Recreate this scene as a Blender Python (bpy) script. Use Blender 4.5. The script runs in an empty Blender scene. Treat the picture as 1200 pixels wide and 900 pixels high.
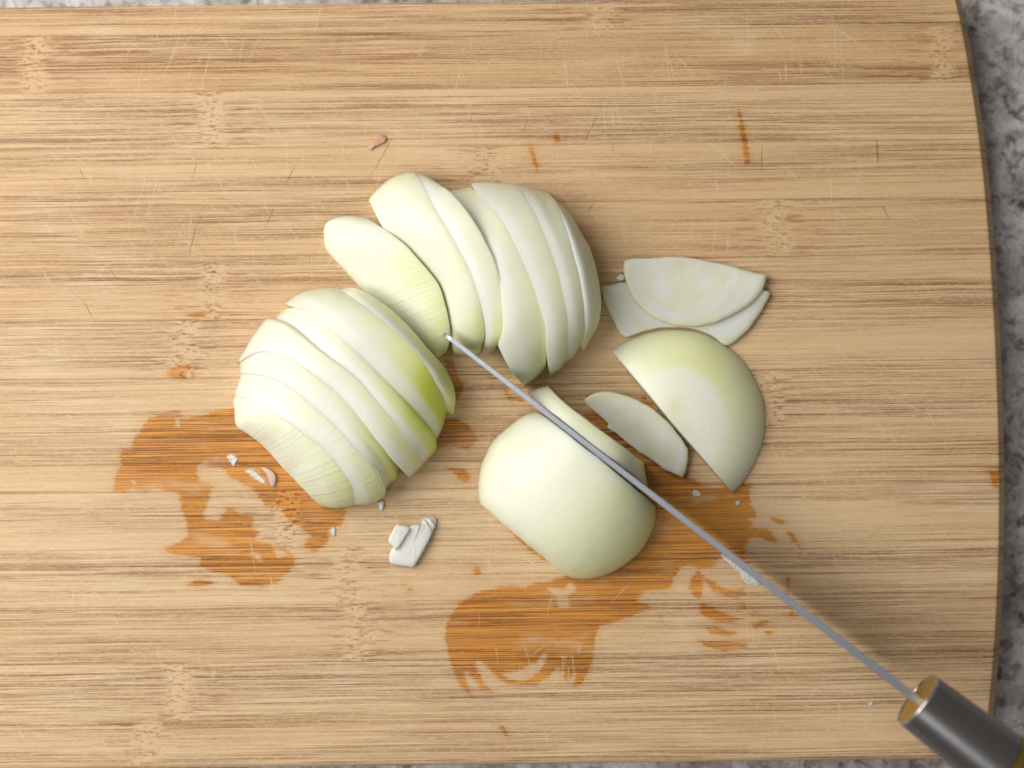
import bpy, math, random
import numpy as np
from mathutils import Vector, noise as mnoise

# ------------------------------------------------------------------ camera, light, exposure
K = 0.3125e-3            # metres per photo pixel on the board's top face (z = 0)
H = 0.50                 # camera height above the board
scn = bpy.context.scene
cam_d = bpy.data.cameras.new('camera')
cam = bpy.data.objects.new('camera', cam_d)
scn.collection.objects.link(cam)
cam.location = (0, 0, H)
cam_d.sensor_width = 36.0
cam_d.lens = 36.0 * H / (1200 * K)
cam_d.clip_start = 0.01
cam_d.clip_end = 20
cam_d.dof.use_dof = True
cam_d.dof.focus_distance = H - 0.012
cam_d.dof.aperture_fstop = 2.6
cam_d.dof.aperture_blades = 7
scn.camera = cam

world = bpy.data.worlds.new('World')
scn.world = world
world.use_nodes = True
bg = world.node_tree.nodes['Background']
bg.inputs['Color'].default_value = (1.0, 0.97, 0.92, 1)
bg.inputs['Strength'].default_value = 0.155

def window_light(name, loc, size, size_y, power, col):
    ld = bpy.data.lights.new(name, 'AREA')
    ld.shape = 'RECTANGLE'; ld.size = size; ld.size_y = size_y
    ld.energy = power; ld.color = col
    o = bpy.data.objects.new(name, ld)
    scn.collection.objects.link(o)
    o.location = loc
    o.rotation_euler = (Vector((0, 0, 0)) - Vector(loc)).to_track_quat('-Z', 'Y').to_euler()
    return o
window_light('window_light', (-0.60, 0.20, 0.62), 0.90, 0.72, 11.0, (1.0, 0.985, 0.96))
window_light('ceiling_light', (-0.24, -0.50, 0.90), 0.42, 0.42, 1.5, (0.93, 0.96, 1.0))

scn.view_settings.view_transform = 'Standard'
scn.view_settings.look = 'None'
scn.view_settings.exposure = 0.0
scn.view_settings.gamma = 1.0

rng = random.Random(7)
COL = scn.collection

# ------------------------------------------------------------------ helpers
def W(px, py, z=0.0):
    """photo pixel + height above the board -> world point"""
    f = (1 - z / H) * K
    return ((px - 600) * f, (450 - py) * f, z)

def tag(o, label=None, cat=None, group=None, kind=None):
    if label: o['label'] = label
    if cat: o['category'] = cat
    if group: o['group'] = group
    if kind: o['kind'] = kind
    return o

def empty(name, loc=(0, 0, 0)):
    o = bpy.data.objects.new(name, None)
    o.empty_display_size = 0.01
    COL.objects.link(o)
    o.location = loc
    return o

def mesh_obj(name, verts, faces, mat, parent=None, smooth=True, sharp=None, fattr=None, uv=None):
    me = bpy.data.meshes.new(name)
    me.from_pydata([tuple(v) for v in verts], [], faces)
    me.update()
    if smooth:
        me.polygons.foreach_set('use_smooth', [True] * len(me.polygons))
    if sharp:
        sh = me.attributes.new('sharp_edge', 'BOOLEAN', 'EDGE')
        fl = [False] * len(me.edges)
        for i, e in enumerate(me.edges):
            a, b = e.vertices
            if (min(a, b), max(a, b)) in sharp: fl[i] = True
        sh.data.foreach_set('value', fl)
    for k, vals in (fattr or {}).items():
        at = me.attributes.new(k, 'FLOAT', 'POINT')
        at.data.foreach_set('value', np.asarray(vals, dtype=np.float32))
    if uv is not None:
        uvl = me.uv_layers.new(name='UVMap')
        li = np.empty(len(me.loops), dtype=np.int32)
        me.loops.foreach_get('vertex_index', li)
        arr = np.asarray(uv, dtype=np.float32)[li]
        uvl.data.foreach_set('uv', arr.ravel())
    me.materials.append(mat)
    o = bpy.data.objects.new(name, me)
    COL.objects.link(o)
    if parent: o.parent = parent
    return o

def fix_normals(o):
    import bmesh
    bm = bmesh.new(); bm.from_mesh(o.data)
    bmesh.ops.recalc_face_normals(bm, faces=bm.faces)
    bm.to_mesh(o.data); bm.free()

def sstep(a, b, x):
    t = min(1.0, max(0.0, (x - a) / (b - a)))
    return t * t * (3 - 2 * t)

class Curve:
    """polyline with a smooth (Catmull-Rom) arc-length parameter"""
    def __init__(s, pts):
        P = [np.array(p, float) for p in pts]
        out = []
        if len(P) == 2:
            out = [P[0] + (P[1] - P[0]) * i / 20 for i in range(21)]
        else:
            Q = [2 * P[0] - P[1]] + P + [2 * P[-1] - P[-2]]
            for i in range(1, len(Q) - 2):
                p0, p1, p2, p3 = Q[i - 1:i + 3]
                for j in range(8):
                    t = j / 8
                    out.append(0.5 * ((2 * p1) + (p2 - p0) * t + (2 * p0 - 5 * p1 + 4 * p2 - p3) * t * t + (3 * p1 - p0 - 3 * p2 + p3) * t ** 3))
            out.append(P[-1])
        s.p = np.array(out)
        d = np.r_[0, np.cumsum(np.linalg.norm(np.diff(s.p, axis=0), axis=1))]
        s.t = d / max(d[-1], 1e-9)
    def __call__(s, t):
        return np.array([np.interp(t, s.t, s.p[:, 0]), np.interp(t, s.t, s.p[:, 1])])

# ------------------------------------------------------------------ node helpers
class NT:
    def __init__(s, name):
        s.m = bpy.data.materials.new(name); s.m.use_nodes = True
        s.t = s.m.node_tree; s.t.nodes.clear()
        s.out = s.t.nodes.new('ShaderNodeOutputMaterial')
    def put(s, sock, v):
        if isinstance(v, bpy.types.NodeSocket): s.t.links.new(v, sock)
        elif v is not None:
            if sock.type == 'RGBA' and len(v) == 3: v = (*v, 1)
            sock.default_value = v
    def n(s, typ, out=0, props=None, **inp):
        nd = s.t.nodes.new(typ)
        for k, v in (props or {}).items(): setattr(nd, k, v)
        for k, v in inp.items():
            key = int(k[1:]) if k[0] == '_' else k.replace('__', ' ')
            s.put(nd.inputs[key], v)
        return nd.outputs[out]
    def math(s, op, a, b=None, c=None, clamp=False):
        nd = s.t.nodes.new('ShaderNodeMath'); nd.operation = op; nd.use_clamp = clamp
        for i, v in enumerate((a, b, c)):
            if v is not None: s.put(nd.inputs[i], v)
        return nd.outputs[0]
    def ramp(s, x, a, b, lo=0.0, hi=1.0):
        nd = s.t.nodes.new('ShaderNodeMapRange'); nd.interpolation_type = 'SMOOTHSTEP'
        for i, v in enumerate((x, a, b, lo, hi)): s.put(nd.inputs[i], v)
        return nd.outputs[0]
    def mix(s, f, a, b, blend='MIX'):
        nd = s.t.nodes.new('ShaderNodeMix'); nd.data_type = 'RGBA'; nd.blend_type = blend
        s.put(nd.inputs[0], f); s.put(nd.inputs[6], a); s.put(nd.inputs[7], b)
        return nd.outputs[2]
    def vec(s, x, y, z=0.0):
        return s.n('ShaderNodeCombineXYZ', _0=x, _1=y, _2=z)
    def noise(s, v, scale=1.0, detail=2.0, rough=0.5, dist=0.0):
        return s.n('ShaderNodeTexNoise', 0, Vector=v, Scale=scale, Detail=detail, Roughness=rough, Distortion=dist)
    def attr(s, name, typ='GEOMETRY', out=2):
        return s.n('ShaderNodeAttribute', out, dict(attribute_name=name, attribute_type=typ))
    def bump(s, h, dist, strength=1.0, normal=None):
        return s.n('ShaderNodeBump', 0, Height=h, Distance=dist, Strength=strength, Normal=normal)
    def finish(s, through=None, amount=0.0, **inp):
        b = s.t.nodes.new('ShaderNodeBsdfPrincipled')
        for k, v in inp.items(): s.put(b.inputs[k.replace('__', ' ')], v)
        res = b.outputs[0]
        if amount:
            tl = s.n('ShaderNodeBsdfTranslucent', 0, Color=through)
            res = s.n('ShaderNodeMixShader', 0, _0=amount, _1=res, _2=tl)
        s.t.links.new(res, s.out.inputs[0])
        return s.m

def obj_mm(t):
    co = t.n('ShaderNodeTexCoord', 3)
    mm = t.n('ShaderNodeVectorMath', 0, dict(operation='SCALE'), _0=co, Scale=1000.0)
    nd = t.t.nodes.new('ShaderNodeSeparateXYZ'); t.put(nd.inputs[0], mm)
    return mm, nd.outputs[0], nd.outputs[1], nd.outputs[2]

# ------------------------------------------------------------------ materials
def mat_bamboo():
    t = NT('bamboo')
    mm, x, y, z = obj_mm(t)
    seed = t.attr('seed', 'OBJECT'); tone = t.attr('tone', 'OBJECT'); streak = t.attr('streak', 'OBJECT')
    n1 = t.attr('node_a', 'OBJECT'); n2 = t.attr('node_b', 'OBJECT')
    sx = t.math('MULTIPLY', seed, 37.7); sy = t.math('MULTIPLY', seed, 11.3)
    X = t.math('ADD', x, sx)
    wob = t.noise(t.vec(t.math('MULTIPLY', X, 0.02), t.math('MULTIPLY', y, 0.06), seed), 1.0, 2.0)
    Y = t.math('ADD', t.math('ADD', y, sy), t.math('MULTIPLY', wob, 1.1))
    def fib(fx, fy, det, r, off=0.0):
        return t.noise(t.vec(t.math('MULTIPLY', X, fx), t.math('MULTIPLY', Y, fy), t.math('ADD', seed, off)), 1.0, det, r)
    f1 = fib(0.010, 3.1, 3.0, 0.6)
    f2 = fib(0.020, 4.6, 2.0, 0.55, 3.1)
    f3 = fib(0.16, 6.5, 2.0, 0.6, 7.7)
    f4 = fib(0.010, 0.62, 3.0, 0.55, 5.2)
    band = fib(0.0045, 0.10, 2.0, 0.5, 1.7)
    blot = t.noise(t.vec(t.math('MULTIPLY', x, 0.022), t.math('MULTIPLY', y, 0.035), 4.0), 1.0, 3.0, 0.6)
    # knuckles of the cane
    def knuckle(nx):
        jig = t.noise(t.vec(0.3, t.math('MULTIPLY', Y, 0.28), seed), 1.0, 2.0, 0.6)
        d = t.math('ADD', t.math('SUBTRACT', x, nx), t.math('MULTIPLY', t.math('SUBTRACT', jig, 0.5), 9.0))
        ad = t.math('ABSOLUTE', d)
        return t.ramp(ad, 7.5, 2.0), t.ramp(ad, 30.0, 4.0)
    ka, wa = knuckle(n1); kb, wb = knuckle(n2)
    kn = t.math('MAXIMUM', ka, kb); wide = t.math('MAXIMUM', wa, wb)
    k1 = t.noise(t.vec(t.math('MULTIPLY', X, 0.42), t.math('MULTIPLY', Y, 1.25), t.math('ADD', seed, 2.2)), 1.0, 3.0, 0.65)
    k2 = t.noise(t.vec(t.math('MULTIPLY', X, 0.09), t.math('MULTIPLY', Y, 1.2), t.math('ADD', seed, 9.2)), 1.0, 2.0, 0.6)
    pore = t.noise(t.vec(t.math('MULTIPLY', X, 0.55), t.math('MULTIPLY', Y, 2.2), 5.5), 1.0, 2.0, 0.6)
    porem = t.ramp(pore, 0.30, 0.58, 0.45, 1.0)
    lines = t.math('MULTIPLY', t.ramp(f1, 0.455, 0.385), porem)
    thin = t.math('MULTIPLY', t.ramp(f2, 0.49, 0.39), porem)
    broad = t.ramp(f4, 0.47, 0.30)
    kd = t.ramp(k1, 0.47, 0.36)
    kw = t.ramp(k2, 0.45, 0.36)
    nk = t.math('SUBTRACT', 1.0, kn)
    bandm = t.ramp(band, 0.30, 0.66)
    amp = t.math('MULTIPLY', streak, t.math('ADD', t.math('MULTIPLY', bandm, 0.9), 0.35))
    d1 = t.math('MULTIPLY', t.math('ADD', t.math('MULTIPLY', lines, 0.74), t.math('MULTIPLY', thin, 0.60)), amp)
    d1 = t.math('ADD', d1, t.math('MULTIPLY', broad, t.math('MULTIPLY', amp, 0.15)))
    d1 = t.math('MULTIPLY', d1, nk)
    d1 = t.math('ADD', d1, t.math('MULTIPLY', t.math('MULTIPLY', kw, wide), 0.55))
    d1 = t.math('ADD', d1, t.math('MULTIPLY', t.math('MULTIPLY', kd, kn), 0.74))
    d1 = t.math('MINIMUM', d1, 1.0)
    c0 = t.mix(tone, (0.76, 0.555, 0.325), (0.60, 0.37, 0.165))
    c0 = t.mix(t.ramp(f3, 0.25, 0.75, 0.0, 0.42), c0, (0.50, 0.33, 0.18))
    c0 = t.mix(t.math('MULTIPLY', t.ramp(blot, 0.48, 0.72), 0.38), c0, (0.60, 0.385, 0.20))
    c0 = t.mix(t.math('MULTIPLY', t.ramp(blot, 0.46, 0.25), 0.30), c0, (0.80, 0.655, 0.46))
    c0 = t.mix(t.math('MULTIPLY', kn, 0.4), c0, (0.55, 0.36, 0.19))
    hatch = t.noise(t.vec(t.math('MULTIPLY', x, 1.9), t.math('MULTIPLY', y, 0.8), 2.0), 1.0, 3.0, 0.7)
    c0 = t.mix(t.ramp(hatch, 0.35, 0.68, 0.0, 0.26), c0, (0.84, 0.67, 0.43))
    dk = t.mix(t.ramp(band, 0.35, 0.65), (0.38, 0.155, 0.05), (0.26, 0.105, 0.05))
    dry = t.mix(d1, c0, dk)
    wetc = t.mix(1.0, c0, (1.0, 0.60, 0.17), 'MULTIPLY')
    wetc = t.mix(t.math('MINIMUM', t.math('ADD', t.math('MULTIPLY', d1, 1.5), t.math('MULTIPLY', t.ramp(f2, 0.56, 0.40), 0.35)), 1.0), wetc, (0.20, 0.065, 0.012))
    sd = t.attr('wet')
    rag = t.noise(t.vec(t.math('MULTIPLY', x, 0.10), t.math('MULTIPLY', y, 1.5), 1.0), 1.0, 3.0, 0.65)
    rag2 = t.noise(t.vec(t.math('MULTIPLY', x, 0.9), t.math('MULTIPLY', y, 1.1), 6.0), 1.0, 2.0, 0.6)
    sdn = t.math('ADD', sd, t.math('MULTIPLY', t.math('SUBTRACT', rag, 0.5), 4.6))
    sdn = t.math('ADD', sdn, t.math('MULTIPLY', t.math('SUBTRACT', rag2, 0.5), 1.0))
    wet = t.ramp(sdn, 0.5, -0.45)
    damp = t.ramp(sdn, 3.5, -0.5, 0.0, 0.22)
    thinw = t.noise(t.vec(t.math('MULTIPLY', x, 0.05), t.math('MULTIPLY', y, 0.12), 8.0), 1.0, 2.0, 0.5)
    wet = t.math('MULTIPLY', wet, t.ramp(thinw, 0.28, 0.50, 0.62, 1.0))
    wet = t.math('MAXIMUM', wet, damp)
    col = t.mix(wet, dry, wetc)
    rough = t.math('ADD', t.math('MULTIPLY', wet, -0.22), t.math('ADD', 0.50, t.math('MULTIPLY', f3, 0.12)))
    hgt = t.math('ADD', t.math('MULTIPLY', d1, -0.8), t.math('MULTIPLY', f3, 0.6))
    bmp = t.bump(hgt, 0.00012, 0.7)
    return t.finish(Base__Color=col, Roughness=rough, Normal=bmp, Specular__IOR__Level=0.35)

def mat_counter():
    t = NT('granite_counter')
    mm, x, y, z = obj_mm(t)
    a = t.noise(mm, 0.045, 6.0, 0.68, 0.8)
    b = t.noise(mm, 0.16, 5.0, 0.7, 0.5)
    c = t.noise(mm, 0.75, 3.0, 0.6)
    e = t.noise(mm, 0.05, 4.0, 0.6, 1.6)
    vor = t.n('ShaderNodeTexVoronoi', 0, Vector=mm, Scale=0.42, Randomness=1.0)
    col = t.mix(t.ramp(a, 0.36, 0.62), (0.64, 0.62, 0.61), (0.36, 0.325, 0.31))
    col = t.mix(t.ramp(c, 0.42, 0.66, 0, 0.45), col, (0.33, 0.28, 0.265))
    col = t.mix(t.ramp(b, 0.49, 0.64, 0, 0.72), col, (0.14, 0.08, 0.06))
    col = t.mix(t.math('MULTIPLY', t.ramp(e, 0.52, 0.62, 0, 0.75), t.ramp(b, 0.38, 0.60)), col, (0.03, 0.022, 0.024))
    vein = t.ramp(t.math('ABSOLUTE', t.math('SUBTRACT', e, 0.46)), 0.016, 0.0, 0, 0.75)
    col = t.mix(t.math('MULTIPLY', vein, t.ramp(a, 0.40, 0.55)), col, (0.05, 0.035, 0.032))
    col = t.mix(t.ramp(vor, 0.18, 0.06, 0, 0.3), col, (0.70, 0.68, 0.66))
    return t.finish(Base__Color=col, Roughness=0.28)

def mat_onion(name, depth, amount):
    """outer layer of a peeled onion: pale, translucent, faint veins; tint = yellow-green pigment, plus transmitted light painted in near the base"""
    t = NT(name)
    tint = t.attr('tint'); cut = t.attr('cut')
    uvn = t.n('ShaderNodeUVMap', 0)
    nd = t.t.nodes.new('ShaderNodeSeparateXYZ'); t.put(nd.inputs[0], uvn)
    u, v = nd.outputs[0], nd.outputs[1]
    mm, x, y, z = obj_mm(t)
    ww = t.noise(mm, 0.06, 2.0)
    vv = t.math('ADD', v, t.math('MULTIPLY', ww, 1.5))
    va = t.noise(t.vec(t.math('MULTIPLY', u, 0.018), t.math('MULTIPLY', vv, 1.15), 0.0), 1.0, 3.0, 0.6)
    vb = t.noise(t.vec(t.math('MULTIPLY', u, 0.05), t.math('MULTIPLY', vv, 0.42), 4.0), 1.0, 2.0, 0.5)
    spk = t.noise(mm, 0.10, 3.0, 0.6)
    tt = t.math('ADD', tint, t.math('MULTIPLY', t.math('SUBTRACT', spk, 0.5), 0.22))
    tt = t.math('ADD', tt, t.math('MULTIPLY', t.math('SUBTRACT', vb, 0.5), 0.22), clamp=True)
    col = t.mix(t.ramp(tt, 0.0, 0.5), (0.885, 0.905, 0.745), (0.85, 0.865, 0.46))
    col = t.mix(t.ramp(tt, 0.42, 1.0), col, (0.74, 0.80, 0.10))
    vein = t.ramp(va, 0.56, 0.70)
    ncut = t.math('SUBTRACT', 1.0, cut)
    vs = t.attr('vein', 'OBJECT')
    col = t.mix(t.math('MULTIPLY', t.math('MULTIPLY', vein, ncut), t.math('MULTIPLY', vs, 0.42)), col, (0.90, 0.91, 0.84))
    col = t.mix(t.math('MULTIPLY', t.math('MULTIPLY', t.ramp(va, 0.46, 0.30), ncut), t.math('MULTIPLY', vs, 0.22)), col, (0.66, 0.70, 0.40))
    col = t.mix(t.math('MULTIPLY', cut, 0.75), col, (0.90, 0.905, 0.80))
    col = t.mix(t.attr('core'), col, (0.80, 0.66, 0.42))
    gr = t.noise(mm, 1.6, 2.0, 0.6)
    rough = t.math('ADD', 0.24, t.math('MULTIPLY', spk, 0.18))
    hgt = t.math('ADD', t.math('MULTIPLY', t.math('MULTIPLY', va, ncut), t.math('MULTIPLY', vs, 1.3)), t.math('MULTIPLY', gr, t.math('ADD', t.math('MULTIPLY', cut, 0.2), 0.12)))
    bmp = t.bump(hgt, 0.00035, 0.55)
    thr = t.mix(1.0, col, (1.0, 1.0, 0.72), 'MULTIPLY')
    return t.finish(through=t.mix(0.5, thr, (0.97, 0.98, 0.80)), amount=amount, Base__Color=col, Roughness=rough, Normal=bmp, Subsurface__Weight=0.7,
                    Subsurface__Radius=(1.0, 1.0, 0.7), Subsurface__Scale=depth, Specular__IOR__Level=0.33)

def mat_onion_face():
    """cut face of an onion: concentric layers; uv.x = distance from the core in mm, uv.y = angle"""
    t = NT('onion_cut_face')
    tint = t.attr('tint')
    uvn = t.n('ShaderNodeUVMap', 0)
    nd = t.t.nodes.new('ShaderNodeSeparateXYZ'); t.put(nd.inputs[0], uvn)
    u, v = nd.outputs[0], nd.outputs[1]
    mm, x, y, z = obj_mm(t)
    ww = t.noise(mm, 0.09, 3.0, 0.6)
    uu = t.math('ADD', u, t.math('MULTIPLY', ww, 2.2))
    ph = t.math('FRACT', t.math('MULTIPLY', uu, 0.24))
    line = t.ramp(t.math('ABSOLUTE', t.math('SUBTRACT', ph, 0.5)), 0.075, 0.0)
    line = t.math('MULTIPLY', line, t.ramp(t.noise(mm, 0.16, 2.0), 0.38, 0.62))
    wide = t.ramp(t.noise(t.vec(t.math('MULTIPLY', uu, 0.16), v, 2.0), 1.0, 2.0, 0.5), 0.35, 0.65)
    rad = t.noise(t.vec(t.math('MULTIPLY', u, 0.04), t.math('MULTIPLY', v, 26.0), 1.0), 1.0, 3.0, 0.6)
    fine = t.noise(mm, 1.4, 3.0, 0.65)
    col = t.mix(wide, (0.85, 0.855, 0.62), (0.905, 0.90, 0.79))
    col = t.mix(t.ramp(tint, 0.0, 1.0), col, (0.70, 0.68, 0.29))
    col = t.mix(t.math('MULTIPLY', line, 0.24), col, (0.62, 0.62, 0.42))
    col = t.mix(t.ramp(rad, 0.45, 0.7, 0, 0.25), col, (0.88, 0.88, 0.80))
    core = t.attr('core')
    col = t.mix(core, col, (0.80, 0.68, 0.42))
    hgt = t.math('ADD', t.math('MULTIPLY', line, -0.25), t.math('ADD', t.math('MULTIPLY', fine, 0.5), t.math('MULTIPLY', rad, 0.4)))
    bmp = t.bump(hgt, 0.0003, 0.6)
    return t.finish(through=(0.95, 0.95, 0.80, 1), amount=0.16, Base__Color=col, Roughness=0.34, Normal=bmp, Subsurface__Weight=0.7,
                    Subsurface__Radius=(1.0, 0.95, 0.5), Subsurface__Scale=0.006, Specular__IOR__Level=0.45)

def mat_simple(name, col, rough=0.5, metal=0.0, sss=0.0, bump=None, spec=0.5):
    t = NT(name)
    mm, x, y, z = obj_mm(t)
    nz = t.noise(mm, 0.5, 3.0, 0.6)
    c = t.mix(t.ramp(nz, 0.3, 0.7, 0, 0.25), col, tuple(v * 0.75 for v in col))
    kw = dict(Base__Color=c, Roughness=t.math('ADD', rough - 0.05, t.math('MULTIPLY', nz, 0.1)), Metallic=metal, Specular__IOR__Level=spec)
    if sss: kw.update(through=c, amount=0.2, Subsurface__Weight=sss, Subsurface__Radius=(1, 0.95, 0.8), Subsurface__Scale=0.0015)
    if bump: kw.update(Normal=t.bump(nz, bump, 0.6))
    return t.finish(**kw)

def mat_steel(name, col, rough, sx, sy, sz, aniso=0.0):
    """brushed steel; sx, sy, sz stretch the brushing (object space)"""
    t = NT(name)
    mm, x, y, z = obj_mm(t)
    n = t.noise(t.vec(t.math('MULTIPLY', x, sx), t.math('MULTIPLY', y, sy), t.math('MULTIPLY', z, sz)), 1.0, 4.0, 0.6)
    c = t.mix(t.ramp(n, 0.3, 0.7, 0, 0.35), col, tuple(v * 0.7 for v in col))
    kw = {}
    if aniso: kw = dict(Anisotropic=aniso, Tangent=t.n('ShaderNodeTangent', 0, dict(direction_type='RADIAL', axis='X')))
    return t.finish(**kw, Base__Color=c, Metallic=1.0, Roughness=t.math('ADD', rough - 0.06, t.math('MULTIPLY', n, 0.12)),
                    Normal=t.bump(n, 0.00002, 0.4))

def mat_scratch(name, col, alpha):
    t = NT(name)
    mm, x, y, z = obj_mm(t)
    n = t.noise(mm, 0.8, 2.0, 0.6)
    tr = t.n('ShaderNodeBsdfTransparent', 0)
    df = t.n('ShaderNodeBsdfDiffuse', 0, Color=(*col, 1))
    mx = t.n('ShaderNodeMixShader', 0, _0=t.ramp(n, 0.3, 0.7, alpha * 0.4, alpha), _1=tr, _2=df)
    t.t.links.new(mx, t.out.inputs[0])
    return t.m

M_BAM = mat_bamboo()
M_CTR = mat_counter()
M_ON = mat_onion('onion_flesh_slice', 0.0026, 0.14)
M_ON_THICK = mat_onion('onion_flesh_thick', 0.0070, 0.12)
M_FACE = mat_onion_face()
M_SHRED = mat_simple('onion_shred_white', (0.88, 0.875, 0.81), 0.3, sss=0.6, bump=0.00012)
def mat_film():
    t = NT('wet_onion_film')
    mm, x, y, z = obj_mm(t)
    n = t.noise(mm, 1.1, 3.0, 0.65)
    tr = t.n('ShaderNodeBsdfTransparent', 0)
    b = t.t.nodes.new('ShaderNodeBsdfPrincipled')
    b.inputs['Base Color'].default_value = (0.82, 0.81, 0.74, 1); b.inputs['Roughness'].default_value = 0.25
    t.put(b.inputs['Normal'], t.bump(n, 0.00012, 0.6))
    mx = t.n('ShaderNodeMixShader', 0, _0=t.ramp(n, 0.3, 0.65, 0.28, 0.85), _1=tr, _2=b.outputs[0])
    t.t.links.new(mx, t.out.inputs[0])
    return t.m
M_FILM = mat_film()
M_PINK = mat_simple('shallot_pink', (0.80, 0.60, 0.55), 0.4, sss=0.4, bump=0.0002)
M_ROSE = mat_simple('reddish_scrap', (0.74, 0.42, 0.29), 0.5, sss=0.2, bump=0.0002)
M_BLADE = mat_steel('blade_steel', (0.38, 0.40, 0.44), 0.48, 0.6, 0.6, 0.04)
M_FERR = mat_steel('ferrule_steel', (0.30, 0.285, 0.275), 0.34, 6.0, 0.05, 0.05)
M_RIM = mat_steel('polished_rim', (0.72, 0.71, 0.69), 0.22, 0.5, 0.5, 0.5)
M_BRASS = mat_steel('brass_plate', (0.70, 0.48, 0.14), 0.55, 0.5, 0.5, 0.5)
M_BRASS2 = mat_steel('brass_ring', (0.50, 0.36, 0.06), 0.34, 0.2, 0.8, 0.8)
M_GRIP = mat_simple('dark_grip', (0.03, 0.028, 0.027), 0.4, bump=0.0001)
M_SCR_L = mat_scratch('scratch_pale', (0.93, 0.77, 0.52), 0.60)
M_SCR_D = mat_scratch('scratch_dark', (0.14, 0.07, 0.035), 0.62)

# ------------------------------------------------------------------ countertop
TH = 0.018
ct = mesh_obj('countertop', [(-0.9, -0.9, -TH - 0.002), (0.9, -0.9, -TH - 0.002), (0.9, 0.9, -TH - 0.002), (-0.9, 0.9, -TH - 0.002),
                             (-0.9, -0.9, -TH - 0.04), (0.9, -0.9, -TH - 0.04), (0.9, 0.9, -TH - 0.04), (-0.9, 0.9, -TH - 0.04)],
              [(0, 1, 2, 3), (4, 7, 6, 5), (0, 4, 5, 1), (1, 5, 6, 2), (2, 6, 7, 3), (3, 7, 4, 0)], M_CTR, smooth=False)
tag(ct, kind='structure')

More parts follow.
